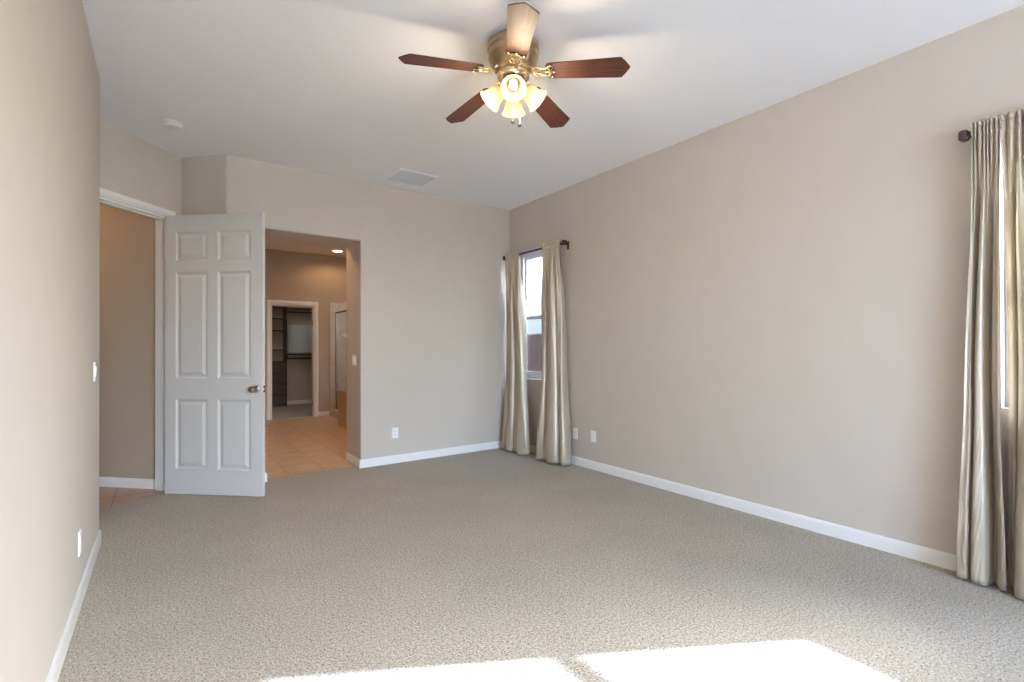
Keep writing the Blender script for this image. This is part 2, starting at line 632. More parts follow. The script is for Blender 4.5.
WT = 0.17
bm = bmesh.new()
pierced_wall(bm, REAR, B, [W2, W1], lambda a, b, z0, z1: box(bm, R, R + WT, a, b, z0, z1))
struct(finish('wall_right', bm, 'wall'), 'long beige wall on the right with two curtained windows', 'wall')
bm = bmesh.new()
pierced_wall(bm, L - T, R + WT, [W_FILL], lambda a, b, z0, z1: box(bm, a, b, REAR - WT, REAR, z0, z1))
struct(finish('wall_rear', bm, 'wall'), 'beige wall behind the camera pierced for the added fill window', 'wall')
# hall
bm = bmesh.new()
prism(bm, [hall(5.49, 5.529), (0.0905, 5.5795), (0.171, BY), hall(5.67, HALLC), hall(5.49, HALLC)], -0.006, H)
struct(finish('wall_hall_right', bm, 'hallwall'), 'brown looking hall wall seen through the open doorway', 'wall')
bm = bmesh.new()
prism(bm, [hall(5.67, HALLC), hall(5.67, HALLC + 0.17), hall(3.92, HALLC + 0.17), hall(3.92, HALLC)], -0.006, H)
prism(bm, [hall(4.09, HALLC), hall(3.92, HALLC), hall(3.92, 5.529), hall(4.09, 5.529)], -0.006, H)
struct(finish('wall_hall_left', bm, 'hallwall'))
# bathroom
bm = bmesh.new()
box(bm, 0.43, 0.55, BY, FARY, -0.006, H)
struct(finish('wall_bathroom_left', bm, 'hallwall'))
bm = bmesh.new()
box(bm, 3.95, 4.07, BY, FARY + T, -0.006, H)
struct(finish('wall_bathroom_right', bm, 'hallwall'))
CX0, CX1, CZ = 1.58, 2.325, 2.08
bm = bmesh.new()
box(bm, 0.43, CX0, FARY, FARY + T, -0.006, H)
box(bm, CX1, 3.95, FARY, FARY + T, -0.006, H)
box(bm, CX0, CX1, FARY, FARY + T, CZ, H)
struct(finish('wall_bathroom_end', bm, 'hallwall'), 'tan looking bathroom end wall around the closet doorway', 'wall')
bm = bmesh.new()
box(bm, 0.78, 0.90, FARY + T, CLY + T, 0, H)
box(bm, 3.0, 3.12, FARY + T, CLY + T, 0, H)
box(bm, 0.90, 3.0, CLY, CLY + T, 0, H)
struct(finish('wall_closet', bm, 'wall'), 'grey looking walls inside the walk-in closet', 'wall')

# ------------------------------------------------------------------ baseboards
BBP = [(0.0, 0.0), (-0.013, 0.0), (-0.013, 0.066), (-0.010, 0.080), (-0.005, 0.088), (0.0, 0.088)]      # offset to the right of travel
def baseboard(name, path, label=None, z=0.0):
    bm = bmesh.new()
    sweep(bm, path, BBP, lambda x, y, h: Vector((x, y, h + z)))
    return struct(finish(name, bm, 'trim', smooth=True, angle=25), label, 'baseboard' if label else None)
c_p3 = on_door_wall(S_OUT + 0.075)
baseboard('baseboard_left', [(L, REAR), (L, P4[1] - 0.015), (L - 0.009, P4[1] + 0.0086), (P3[0], P3[1])], 'white baseboard along the left wall')
baseboard('baseboard_right', [(R, B), (R, REAR)], 'white baseboard along the right wall')
baseboard('baseboard_back', [(BX1, BY - 0.01), (BX1, B), (R - 0.013, B)], 'white baseboard along the end wall right of the doorway')
baseboard('baseboard_alcove', [P2, P1, (BX0, B), (BX0, 5.5)], 'white baseboard behind the open door')
baseboard('baseboard_hall', [hall(5.49, HALLC), hall(5.49, 5.535)], 'white baseboard on the hall wall', -0.006)
baseboard('baseboard_bathroom', [(CX1 + 0.07, FARY), (2.595, FARY)], 'white baseboard beside the closet doorway', -0.006)
baseboard('baseboard_closet', [(2.25, CLY), (3.0, CLY)], 'white baseboard on the closet back wall')

# ------------------------------------------------------------------ door casings (trim)
CASP = [(0.006, 0.0), (0.006, 0.010), (0.018, 0.012), (0.024, 0.017), (0.058, 0.018), (0.066, 0.012), (0.070, 0.0)]
def wall_plane(origin, du, nrm):
    o, du, nrm = Vector(origin), Vector(du), Vector(nrm)
    return lambda x, y, h: o + du * x + Vector((0, 0, y)) + nrm * h
# bedroom door frame
o0 = Vector((*P2, 0.0))
mp = wall_plane(o0, (-S2, -S2, 0), (S2, -S2, 0))
bm = bmesh.new()
sweep(bm, [(S_IN, 0), (S_IN, 2.465), (S_OUT, 2.465), (S_OUT, 0)], CASP, mp)
mpb = wall_plane(o0, (-S2, -S2, 0), (S2, -S2, 0))
JT = 0.018
def jamb_box(bm, s0, s1, z0, z1, h0, h1):
    vs = [bm.verts.new(mp(s, z, h)) for s in (s0, s1) for h in (h0, h1) for z in (z0, z1)]
    for f in ((0, 1, 3, 2), (4, 6, 7, 5), (0, 4, 5, 1), (2, 3, 7, 6), (0, 2, 6, 4), (1, 5, 7, 3)):
        bm.faces.new([vs[i] for i in f])
for (s0, s1, z0, z1) in ((S_IN, S_IN + JT, 0, 2.465), (S_OUT - JT, S_OUT, 0, 2.465), (S_IN + JT, S_OUT - JT, 2.447, 2.465)):
    jamb_box(bm, s0, s1, z0, z1, -DT, 0.004)
for (s0, s1, z0, z1) in ((S_IN + JT, S_IN + JT + 0.012, 0, 2.447), (S_OUT - JT - 0.012, S_OUT - JT, 0, 2.447), (S_IN + JT + 0.012, S_OUT - JT - 0.012, 2.435, 2.447)):
    jamb_box(bm, s0, s1, z0, z1, -0.075, -0.037)
struct(finish('trim_1', bm, 'trim', smooth=True, angle=25), 'white casing and jamb around the bedroom door opening', 'door frame')
# closet door frame
bm = bmesh.new()
mc = wall_plane((0, FARY, 0), (1, 0, 0), (0, -1, 0))
sweep(bm, [(CX1, 0), (CX1, CZ), (CX0, CZ), (CX0, 0)], [(-a, b) for a, b in CASP], mc)
for a, b, z0, z1 in ((CX0, CX0 + 0.018, 0, CZ), (CX1 - 0.018, CX1, 0, CZ), (CX0 + 0.018, CX1 - 0.018, CZ - 0.018, CZ)):
    box(bm, a, b, FARY - 0.004, FARY + T, z0 + 0.004, z1)
cf = struct(finish('trim_2', bm, 'trim', smooth=True, angle=25), 'pale casing around the closet doorway in the bathroom', 'door frame')
for zz in (0.25, 1.75):
    bm = bmesh.new()
    box(bm, CX1 - 0.022, CX1 - 0.018, FARY + 0.04, FARY + 0.10, zz - 0.045, zz + 0.045)
    finish('hinge', bm, 'nickel', cf)

# ------------------------------------------------------------------ six-panel door
HX, HY = 0.016, 5.268
FX, FY = 0.697, 4.658
DW = sqrt((FX - HX) ** 2 + (FY - HY) ** 2)
DH, DTH = 2.437, 0.036
door = empty('door_1', (HX, HY, 0.006), atan2(FY - HY, FX - HX))
tag(door, 'white six-panel door standing open beside the hall doorway', 'door', kind='structure')
xs = [0, 0.113 * DW, 0.440 * DW, 0.547 * DW, 0.880 * DW, DW]
zs = [0, 0.089 * DH, 0.339 * DH, 0.415 * DH, 0.795 * DH, 0.837 * DH, 0.940 * DH, DH]
bm = bmesh.new()
def door_face(bm, y, s):
    """y: face plane, s: direction into the slab"""
    def quad(pts): bm.faces.new([bm.verts.new(p) for p in pts])
    for i in range(5):
        for j in range(7):
            x0, x1, z0, z1 = xs[i], xs[i + 1], zs[j], zs[j + 1]
            if i in (1, 3) and j in (1, 3, 5):
                rings = []
                for ins, dep in ((0, 0), (0.004, 0.006), (0.014, 0.012), (0.024, 0.012), (0.050, 0.002)):
                    rings.append([(x0 + ins, y + s * dep, z0 + ins), (x1 - ins, y + s * dep, z0 + ins), (x1 - ins, y + s * dep, z1 - ins), (x0 + ins, y + s * dep, z1 - ins)])
                for a, b in zip(rings, rings[1:]):
                    for k in range(4):
                        quad((a[k], a[(k + 1) % 4], b[(k + 1) % 4], b[k]))
                quad(rings[-1])
            else:
                quad(((x0, y, z0), (x1, y, z0), (x1, y, z1), (x0, y, z1)))
door_face(bm, 0.0, 1)
door_face(bm, DTH, -1)
for i in range(5):
    for z in (0, DH):
        bm.faces.new([bm.verts.new(p) for p in ((xs[i], 0, z), (xs[i + 1], 0, z), (xs[i + 1], DTH, z), (xs[i], DTH, z))])
for j in range(7):
    for x in (0, DW):
        bm.faces.new([bm.verts.new(p) for p in ((x, 0, zs[j]), (x, 0, zs[j + 1]), (x, DTH, zs[j + 1]), (x, DTH, zs[j]))])
bmesh.ops.remove_doubles(bm, verts=bm.verts[:], dist=1e-5)
finish('door_slab', bm, 'door', door)
KX, KZ = DW - 0.062, 0.92
for side, yy in ((-1, 0.0), (1, DTH)):
    bm = bmesh.new()
    mt = Matrix.Translation((KX, yy, KZ)) @ Matrix.Rotation(radians(90 if side < 0 else -90), 4, 'X')
    lathe(bm, [(0.002, 0.0), (0.033, 0.0), (0.033, 0.004), (0.028, 0.009), (0.014, 0.012), (0.012, 0.030), (0.016, 0.036), (0.026, 0.044), (0.029, 0.054), (0.026, 0.063), (0.016, 0.069), (0.002, 0.071)], 24, mt)
    finish('knob', bm, 'nickel', door, smooth=True)
bm = bmesh.new()
box(bm, DW, DW + 0.0015, 0.006, DTH - 0.006, KZ - 0.028, KZ + 0.028)
lp = finish('latch_plate', bm, 'plastic', door)
bm = bmesh.new()
for dz in (-0.019, 0.019):
    sphere(bm, (DW + 0.002, DTH / 2, KZ + dz), 0.0105, 8)
finish('screw', bm, 'slot', lp, smooth=True)
bm = bmesh.new()
box(bm, DW + 0.0015, DW + 0.011, 0.011, DTH - 0.011, KZ - 0.008, KZ + 0.008)
finish('latch_bolt', bm, 'nickel', lp, bevel=0.002)
for zz in (0.22, 0.88, 1.55, 2.20):
    bm = bmesh.new()
    tube(bm, [(-0.006, DTH * 0.5, zz - 0.045), (-0.006, DTH * 0.5, zz + 0.045)], 0.0075, 10)
    box(bm, -0.0015, 0.0, 0.002, DTH - 0.002, zz - 0.045, zz + 0.045)
    finish('hinge', bm, 'nickel', door)


# ------------------------------------------------------------------ windows
def window(name, origin, du, nrm, width, z0, z1, label, rail=0.48, screen=True):
    """single-hung vinyl window; local u along wall, n outwards; origin at lower corner on the frame plane"""
    root = empty(name, origin, atan2(du[1], du[0]))
    tag(root, label, 'window', kind='structure')
    hgt = z1 - z0
    FW, FD = 0.045, 0.06
    def bx(bm, u0, u1, n0, n1, a, b): box(bm, u0, u1, n0, n1, a, b)
    bm = bmesh.new()
    bx(bm, 0, FW, 0, FD, 0, hgt); bx(bm, width - FW, width, 0, FD, 0, hgt)
    bx(bm, FW, width - FW, 0, FD, hgt - FW, hgt); bx(bm, FW, width - FW, 0, FD, 0, 0.05)
    finish('window_frame', bm, 'vinyl', root, bevel=0.003)
    zr = hgt * rail
    SW = 0.035
    def sash(nm, a, b, n0):
        bm = bmesh.new()
        bx(bm, FW, FW + SW, n0, n0 + 0.025, a, b); bx(bm, width - FW - SW, width - FW, n0, n0 + 0.025, a, b)
        bx(bm, FW + SW, width - FW - SW, n0, n0 + 0.025, a, a + SW); bx(bm, FW + SW, width - FW - SW, n0, n0 + 0.025, b - SW, b)
        s = finish(nm, bm, 'vinyl', root, bevel=0.002)
        bm = bmesh.new()
        bx(bm, FW + SW - 0.004, width - FW - SW + 0.004, n0 + 0.010, n0 + 0.014, a + SW - 0.004, b - SW + 0.004)
        finish('pane', bm, 'glass', s)
        return s
    sash('lower_sash', 0.05, zr + SW * 0.6, 0.004)
    sash('upper_sash', zr - SW * 0.6, hgt - FW, 0.031)
    if screen:
        bm = bmesh.new()
        bx(bm, FW + 0.002, width - FW - 0.002, 0.0575, 0.0585, 0.05, zr)
        finish('insect_screen', bm, 'screen', root)
    return root


# u axis along +y means rotation of 90 degrees: local +y then points to -x, so mirror by using u along -y (local y -> +x, outwards)
FP = R + 0.10
window('window_1', (FP, W1[1], W1[2]), (0, -1), (1, 0), W1[1] - W1[0], W1[2], W1[3], 'narrow white window between the two far curtains')
window('window_2', (FP, W2[1], W2[2]), (0, -1), (1, 0), W2[1] - W2[0], W2[2], W2[3], 'window behind the curtain at the right edge', screen=False)
window('window_fill', (W_FILL[1], REAR - 0.10, W_FILL[2]), (-1, 0), (0, -1), W_FILL[1] - W_FILL[0], W_FILL[2], W_FILL[3], 'unseen wide white window added behind the camera for fill daylight', screen=False)  # added out of view so daylight fills the room from behind

# ------------------------------------------------------------------ outside
bm = bmesh.new()
box(bm, R + WT + 0.001, 20, -14, 16, -0.5, -0.30)

struct(finish('ground_yard', bm, 'ground'), 'pale ground outside the windows', 'ground')
bm = bmesh.new()
box(bm, -6, R + WT, -14, REAR - WT - 0.001, -0.5, -0.06)
struct(finish('ground_bounce', bm, 'concrete'), 'unseen pale concrete slab added outside the rear window to bounce sunlight indoors', 'ground')  # unseen bright slab, added to bounce sun up onto the ceiling
hz = empty('neighbour_house', (6.9, 8.0, -0.30))
tag(hz, 'cream stucco house seen through the far window above the fence', 'house')
bm = bmesh.new(); box(bm, 0, 6, -9.0, 6.0, 0.0, 5.6)
finish('wall', bm, 'stucco', hz)
bm = bmesh.new(); box(bm, -0.45, 6.4, -9.4, 6.4, 5.6, 5.8)
finish('roof', bm, 'roof', hz)
fn = empty('wooden_fence', (5.75, -1.2, -0.30))
tag(fn, 'reddish brown board fence seen low in the far window', 'fence')
bm = bmesh.new()
yy = 0.0
while yy < 12.0:
    wd = random.uniform(0.135, 0.145)
    box(bm, random.uniform(0, 0.004), 0.02, yy, yy + wd, 0.03, 1.84 + random.uniform(-0.006, 0.006))
    yy += wd + 0.006
finish('boards', bm, 'fence', fn)
bm = bmesh.new()
for zz in (0.35, 1.0, 1.6):
    box(bm, 0.021, 0.06, 0, 12.0, zz, zz + 0.09)
finish('rails', bm, 'fence', fn)
for k in range(6):
    bm = bmesh.new(); box(bm, 0.061, 0.15, 0.1 + k * 2.35, 0.19 + k * 2.35, 0, 1.88)
    finish('post', bm, 'fence', fn)


# ------------------------------------------------------------------ curtain rods
def curtain_rod(loc_y0, loc_y1, z, label):
    """rod parallel to the right wall, finials square-ish blocks"""
    X = R - 0.09
    root = empty('curtain_rod', (X, (loc_y0 + loc_y1) / 2, z))
    tag(root, label, 'curtain rod', 'dark curtain rods on the right wall')
    h = (loc_y1 - loc_y0) / 2
    bm = bmesh.new(); tube(bm, [(0, -h, 0), (0, h, 0)], 0.0125, 14)
    finish('rod', bm, 'rod', root, smooth=True)
    for s in (-1, 1):
        bm = bmesh.new()
        mt = Matrix.Translation((0, s * h, 0)) @ Matrix.Rotation(radians(-90 * s), 4, 'X') @ Matrix.Rotation(radians(45), 4, 'Z')
        lathe(bm, [(0.014, -0.004), (0.020, 0.0), (0.024, 0.006), (0.036, 0.012), (0.039, 0.030), (0.033, 0.046), (0.010, 0.052)], 4, mt)
        finish('finial', bm, 'rod', root, bevel=0.004)
        bm = bmesh.new()
        yb = s * (h - 0.008)
        box(bm, 0.012, 0.083, yb - 0.006, yb + 0.006, -0.012, 0.006)
        box(bm, 0.083, 0.09, yb - 0.014, yb + 0.014, -0.06, 0.03)
        box(bm, -0.016, 0.016, yb - 0.006, yb + 0.006, -0.022, -0.0125)
        finish('bracket', bm, 'rod', root)
    return root


ROD_Z = 2.425
curtain_rod(4.04, 5.125, ROD_Z, 'dark wooden curtain rod over the narrow far window')
curtain_rod(-0.62, 0.705, ROD_Z, 'dark wooden curtain rod holding the curtain at the right edge')


# ------------------------------------------------------------------ curtains
def sstep(a, b, x):
    t = max(0.0, min(1.0, (x - a) / (b - a)))
    return t * t * (3 - 2 * t)


def curtain(name, top, bot, waist, label, seed, nf=5, zb=0.012, amp=0.042, splay=0.0, twist=0.0, edge0=None, edge1=None, crease=0.008):
    """top/waist/bot: (y0, y1) spans along the wall at rod, mid height and hem"""
    rnd = random.Random(seed)
    X = R - 0.09
    yc = (bot[0] + bot[1]) / 2
    NU, ZT = 220, ROD_Z + 0.046
    zlev = [zb + (2.33 - zb) * (k / 70.0) for k in range(71)] + [2.345, 2.36, 2.375, 2.39, 2.40, 2.41, 2.42, 2.43, 2.44, 2.447, 2.454, 2.462, ZT]
    ph = [rnd.uniform(0, 2 * pi) for _ in range(8)]
    ng = nf * 2 + 3
    bm = bmesh.new()
    rows = []
    for z in zlev:
        t = sstep(0.0, 2.36, z)
        tw = sstep(1.0, 2.38, z)
        tb = 1 - sstep(0.0, 1.15, z)
        y0 = waist[0] + (top[0] - waist[0]) * tw + (bot[0] - waist[0]) * tb
        y1 = waist[1] + (top[1] - waist[1]) * tw + (bot[1] - waist[1]) * tb
        gth = sstep(1.75, 2.36, z)              # how gathered the cloth is
        row = []
        for i in range(NU + 1):
            u = i / NU
            wob = 0.10 * sin(2 * pi * u * 1.3 + ph[0]) + 0.05 * sin(2 * pi * u * 2.7 + ph[1] + z * 0.8) + 0.03 * sin(z * 2.2 + ph[2])
            a1 = 2 * pi * nf * (u + wob * 0.45) + ph[3] + twist * z
            a2 = pi * ng * (u + 0.025 * sin(2 * pi * u * 2 + ph[4])) + ph[5]
            A1 = amp * (0.75 + 0.35 * sin(2 * pi * u * 1.7 + ph[6])) * (1 - gth) * (1 + 0.25 * tb)
            sa = sin(a1)
            fold = math.copysign(abs(sa) ** 0.75, sa)
            dy = A1 * 0.42 * cos(a1) * (y1 - y0) / 0.35
            pinch = math.exp(-((z - ROD_Z + 0.030) / 0.010) ** 2) + math.exp(-((z - ROD_Z - 0.024) / 0.009) ** 2)
            puff = abs(sin(a2))
            gx = -(0.0150 + 0.027 * puff * (1 - 0.45 * pinch)) * gth
            fine = crease * (1 - gth) * sin(2 * pi * ng * 0.8 * (u + 0.04 * sin(z * 1.3 + ph[0])) + ph[1])
            x = A1 * (fold + 0.7 * max(0.0, sa) ** 4) + fine + gx - splay * tb * (0.85 + 0.15 * sin(pi * u)) - 0.008 * (1 - gth)
            for e, d in ((edge0, u), (edge1, 1 - u)):          # how far out from the wall a free edge hangs
                if e is not None:
                    k = (1 - sstep(0.0, 0.22, d)) * (1 - gth)
                    x += (e - x) * k
                    dy *= 1 - k
            x = min(x, 0.072)
            wr = 0.0025 * sin(z * 17 + u * 23 + ph[2]) * tb + 0.0018 * sin(z * 41 + 9 * sin(u * 12 + ph[1])) * tb
            zz = z
            if z == ZT:
                zz = z + 0.010 * puff - 0.004
            if z <= zb + 1e-6:
                zz = z + 0.005 * (1 + sin(a1 * 0.5 + ph[4]))
            row.append(bm.verts.new((x + wr, y0 + (y1 - y0) * u + dy - yc, zz)))
        rows.append(row)
    for k in range(len(rows) - 1):
        for i in range(NU):
            bm.faces.new((rows[k][i], rows[k][i + 1], rows[k + 1][i + 1], rows[k + 1][i]))
    # hem on both cut edges is the cloth's own thickness
    o = finish(name, bm, 'silk', smooth=True, recalc=False, angle=180)
    o.location = (X, yc, 0)
    md = o.modifiers.new('thickness', 'SOLIDIFY')
    md.thickness = 0.0022
    md.offset = 0
    return o


tag(curtain('curtain', (4.815, 5.105), (4.61, 5.12), (4.735, 5.115), '', 11, nf=4, amp=0.060, splay=0.085),
    'champagne silk curtain on the left side of the far window, at the room corner', 'curtain', 'champagne silk curtains')
tag(curtain('curtain', (4.06, 4.35), (3.905, 4.37), (4.035, 4.355), '', 23, nf=4, amp=0.062, splay=0.07),
    'champagne silk curtain on the right side of the far window, beside two wall outlets', 'curtain', 'champagne silk curtains')
tag(curtain('curtain', (0.31, 0.580), (0.30, 0.578), (0.305, 0.570), '', 5, nf=4, amp=0.050, splay=0.03, edge1=0.012, crease=0.003),
    'champagne silk curtain cut off by the right photo edge, right of a bright slit', 'curtain', 'champagne silk curtains')
tag(curtain('curtain', (0.585, 0.695), (0.574, 0.770), (0.597, 0.738), '', 8, nf=2, amp=0.046, splay=0.03, edge0=-0.058, crease=0.003),
    'champagne silk curtain under the near rod finial, left of a bright slit', 'curtain', 'champagne silk curtains')
tag(curtain('curtain', (-0.50, -0.08), (-0.56, -0.06), (-0.52, -0.07), '', 31, nf=7, amp=0.05, splay=0.03),
    'champagne silk curtain on the hidden far side of the right-edge window', 'curtain', 'champagne silk curtains')


# ------------------------------------------------------------------ outlets and switches (local: face towards -y, on plane y = 0)
def plate_mesh(w, h):
    bm = bmesh.new()
    lv = [(0.0, 0.0), (0.0, 0.003), (0.004, 0.006)]
    rings = []
    for ins, d in lv:
        rings.append([bm.verts.new((x, -d, z)) for x, z in ((-w / 2 + ins, -h / 2 + ins), (w / 2 - ins, -h / 2 + ins), (w / 2 - ins, h / 2 - ins), (-w / 2 + ins, h / 2 - ins))])
    for a, b in zip(rings, rings[1:]):
        for k in range(4):
            bm.faces.new((a[k], a[(k + 1) % 4], b[(k + 1) % 4], b[k]))
    bm.faces.new(rings[0][::-1]); bm.faces.new(rings[-1])
    return bm


def make_outlet():
    root = empty('wall_outlet', (0, 0, 0))
    pl = finish('cover_plate', plate_mesh(0.072, 0.117), 'plastic', root)
    for s in (-1, 1):
        bm = bmesh.new()
        mt = Matrix.Translation((0, -0.006, s * 0.0195)) @ Matrix.Rotation(radians(90), 4, 'X') @ Matrix.Diagonal((1, 0.82, 1, 1))
        lathe(bm, [(0.0175, 0.0), (0.0175, 0.0015), (0.0165, 0.0022)], 20, mt)
        sk = finish('socket', bm, 'plastic', root)
        bm = bmesh.new()
        for dx in (-0.0065, 0.0065):
            box(bm, dx - 0.001, dx + 0.001, -0.0086, -0.0080, s * 0.0195 - 0.001, s * 0.0195 + 0.006)
        box(bm, -0.002, 0.002, -0.0086, -0.0080, s * 0.0195 - 0.009, s * 0.0195 - 0.005)
        finish('slots', bm, 'slot', sk)
    bm = bmesh.new()
    sphere(bm, (0, -0.006, 0), 0.003, 6)
    finish('screw', bm, 'plastic', root)
    return root


def place(root, x, y, z, rotz, label, cat, group):
    root.location = (x, y, z)
    root.rotation_euler = (0, 0, rotz)
    return tag(root, label, cat, group)


out0 = make_outlet()
spots = [
    (2.10, B, 0.333, 0.0, 'white outlet low on the end wall between bathroom doorway and curtain'),
    (R, 3.67, 0.345, radians(-90), 'white outlet low on the right wall, standing clear of the curtain'),
    (R, 3.945, 0.337, radians(-90), 'white outlet touching the edge of the far right curtain'),
    (L, 3.25, 0.305, radians(90), 'white outlet low on the left wall, seen edge-on'),
]
for k, (x, y, z, rz, lb) in enumerate(spots):
    o = out0 if k == 0 else copy_tree(out0)
    place(o, x, y, z, rz, lb, 'outlet', 'white wall outlets')


def make_switch(gangs):
    root = empty('light_switch', (0, 0, 0))
    finish('cover_plate', plate_mesh(0.072 + 0.046 * (gangs - 1), 0.117), 'plastic', root)
    for g in range(gangs):
        cx = (g - (gangs - 1) / 2) * 0.046
        bm = bmesh.new()
        box(bm, cx - 0.0165, cx + 0.0165, -0.0085, -0.006, -0.033, 0.033)
        vs = box(bm, cx - 0.0135, cx + 0.0135, -0.0125, -0.0085, -0.030, 0.030)
        for v in vs:
            if v.co.y < -0.012 and v.co.z < 0: v.co.y = -0.0095
        finish('rocker', bm, 'plastic', root)
    return root


place(make_switch(1), L, 3.89, 1.135, radians(90), 'white light switch at hand height on the left wall', 'light switch', 'white light switches')
place(make_switch(2), BX1, 5.385, 1.145, radians(-90), 'white double switch on the bathroom doorway jamb', 'light switch', 'white light switches')

# ------------------------------------------------------------------ smoke detector, ceiling vent
sd = empty('smoke_detector', (0.062, 4.69, H))
tag(sd, 'round white smoke detector on the ceiling near the alcove', 'smoke detector')
bm = bmesh.new(); lathe(bm, [(0.002, 0.0), (0.062, 0.0), (0.062, -0.010), (0.058, -0.012), (0.002, -0.012)], 32)
finish('base_plate', bm, 'plastic', sd, smooth=True)
bm = bmesh.new(); lathe(bm, [(0.052, -0.012), (0.058, -0.014), (0.064, -0.018), (0.064, -0.032), (0.056, -0.040), (0.042, -0.044), (0.002, -0.045)], 32)
finish('cover', bm, 'plastic', sd, smooth=True)
bm = bmesh.new(); lathe(bm, [(0.002, -0.0445), (0.010, -0.0445), (0.010, -0.048), (0.002, -0.049)], 12, Matrix.Translation((0.02, 0, 0)))
finish('test_button', bm, 'vent', sd, smooth=True)

VX0, VX1, VY0, VY1 = 1.905, 2.335, 4.575, 4.975
vt = empty('ceiling_vent', ((VX0 + VX1) / 2, (VY0 + VY1) / 2, H))
tag(vt, 'white louvred air vent in the ceiling near the end wall', 'air vent')
hx, hy = (VX1 - VX0) / 2, (VY1 - VY0) / 2
bm = bmesh.new()
prof = [(0.0, 0.0), (0.0, -0.004), (0.010, -0.012), (0.030, -0.012), (0.030, 0.0)]
sweep(bm, [(-hx, -hy), (hx, -hy), (hx, hy), (-hx, hy)], prof, lambda x, y, h: Vector((x, y, h)), closed=True)
finish('vent_frame', bm, 'vent', vt)
bm = bmesh.new(); box(bm, -hx + 0.03, hx - 0.03, -hy + 0.03, hy - 0.03, -0.0015, -0.0005)
finish('duct_opening', bm, 'vent_dark', vt)
for k in range(9):
    yv = -hy + 0.052 + k * (2 * hy - 0.104) / 8
    bm = bmesh.new()
    mt = Matrix.Translation((0, yv, -0.0085)) @ Matrix.Rotation(radians(30), 4, 'X')
    box(bm, -hx + 0.03, hx - 0.03, -0.012, 0.012, -0.001, 0.001, mt)
    finish('louvre', bm, 'vent', vt)

# ------------------------------------------------------------------ ceiling fan
FANX, FANY = 1.663, 2.305
fan = empty('ceiling_fan', (FANX, FANY, H))
tag(fan, 'brass ceiling fan with five mahogany blades and four lit glass shades', 'ceiling fan')
bm = bmesh.new()
lathe(bm, [(0.002, 0.0), (0.115, 0.0), (0.118, -0.012), (0.138, -0.022), (0.148, -0.030), (0.150, -0.040), (0.150, -0.062), (0.146, -0.066), (0.144, -0.070), (0.146, -0.074),
           (0.146, -0.108), (0.142, -0.113), (0.140, -0.117), (0.138, -0.121), (0.130, -0.142), (0.112, -0.165), (0.092, -0.182), (0.078, -0.190), (0.002, -0.190)], 48)
finish('motor_housing', bm, 'brass', fan, smooth=True, angle=30)
bm = bmesh.new()
lathe(bm, [(0.002, -0.190), (0.088, -0.190), (0.094, -0.196), (0.094, -0.214), (0.086, -0.2215), (0.002, -0.2215)], 40)
finish('flywheel', bm, 'bright_brass', fan, smooth=True, angle=30)
bm = bmesh.new()
lathe(bm, [(0.002, -0.222), (0.054, -0.222), (0.062, -0.226), (0.064, -0.232), (0.064, -0.252), (0.056, -0.258), (0.054, -0.264), (0.060, -0.272), (0.060, -0.284), (0.050, -0.300), (0.026, -0.310), (0.012, -0.318), (0.010, -0.326), (0.002, -0.330)], 36)
finish('light_kit', bm, 'bright_brass', fan, smooth=True, angle=30)

cam_dir = atan2(-FANY, -FANX)          # towards the camera
BLZ = -0.182
def blade_outline():
    r0, r1 = 0.195, 0.665
    w0, w1 = 0.060, 0.075
    top = [(r0, 0.040), (r0 + 0.012, w0 - 0.003), (r0 + 0.03, w0)]
    for k in range(1, 8):
        t = k / 8
        top.append((r0 + 0.03 + (r1 - 0.055 - r0 - 0.03) * t, w0 + (w1 - w0) * t))
    top += [(r1 - 0.050, w1), (r1 - 0.044, w1 - 0.004), (r1 - 0.039, w1 - 0.012), (r1 - 0.024, 0.044), (r1 - 0.010, 0.020), (r1 - 0.001, 0.006)]
    pts = top + [(x, -y) for x, y in top[::-1]]
    return pts


for k in range(5):
    ang = cam_dir + radians(4.5) + radians(72) * k
    rotm = Matrix.Rotation(ang, 4, 'Z') @ Matrix.Translation((0, 0, BLZ)) @ Matrix.Rotation(radians(5.2), 4, 'Y') @ Matrix.Rotation(radians(-11), 4, 'X')
    bm = bmesh.new()
    pts = blade_outline()
    prism(bm, pts, -0.003, 0.003)
    bl = finish('blade', bm, 'blade', fan, bevel=0.0015)
    bl.matrix_local = rotm
    # openwork blade iron
    bm = bmesh.new()
    z = -0.008
    for s in (-1, 1):
        c = [(0.085, s * 0.012, 0.022), (0.105, s * 0.016, 0.008), (0.125, s * 0.026, z), (0.150, s * 0.036, z), (0.172, s * 0.030, z), (0.190, s * 0.024, z), (0.205, s * 0.034, z), (0.222, s * 0.044, z), (0.235, s * 0.040, z)]
        tube(bm, c, [0.0085, 0.008, 0.0075, 0.007, 0.0065, 0.0065, 0.0065, 0.006, 0.003], 8, 0.45)
        c = [(0.105, s * 0.010, 0.006), (0.130, s * 0.006, z), (0.155, s * 0.012, z), (0.175, s * 0.022, z)]
        tube(bm, c, 0.0055, 8, 0.5)
        sphere(bm, (0.222, s * 0.044, z - 0.001), 0.008, 6, 0.6)
    c = [(0.205, -0.034, z), (0.217, -0.017, z), (0.225, 0, z), (0.217, 0.017, z), (0.205, 0.034, z)]
    tube(bm, c, 0.0085, 8, 0.45)
    tube(bm, [(0.19, 0, z), (0.215, 0, z), (0.238, 0, z)], [0.007, 0.010, 0.003], 8, 0.45)
    sphere(bm, (0.238, 0, z - 0.001), 0.007, 6, 0.6)
    box(bm, 0.07, 0.11, -0.016, 0.016, 0.012, 0.026)
    ir = finish('blade_iron', bm, 'bright_brass', bl, smooth=True, angle=50)

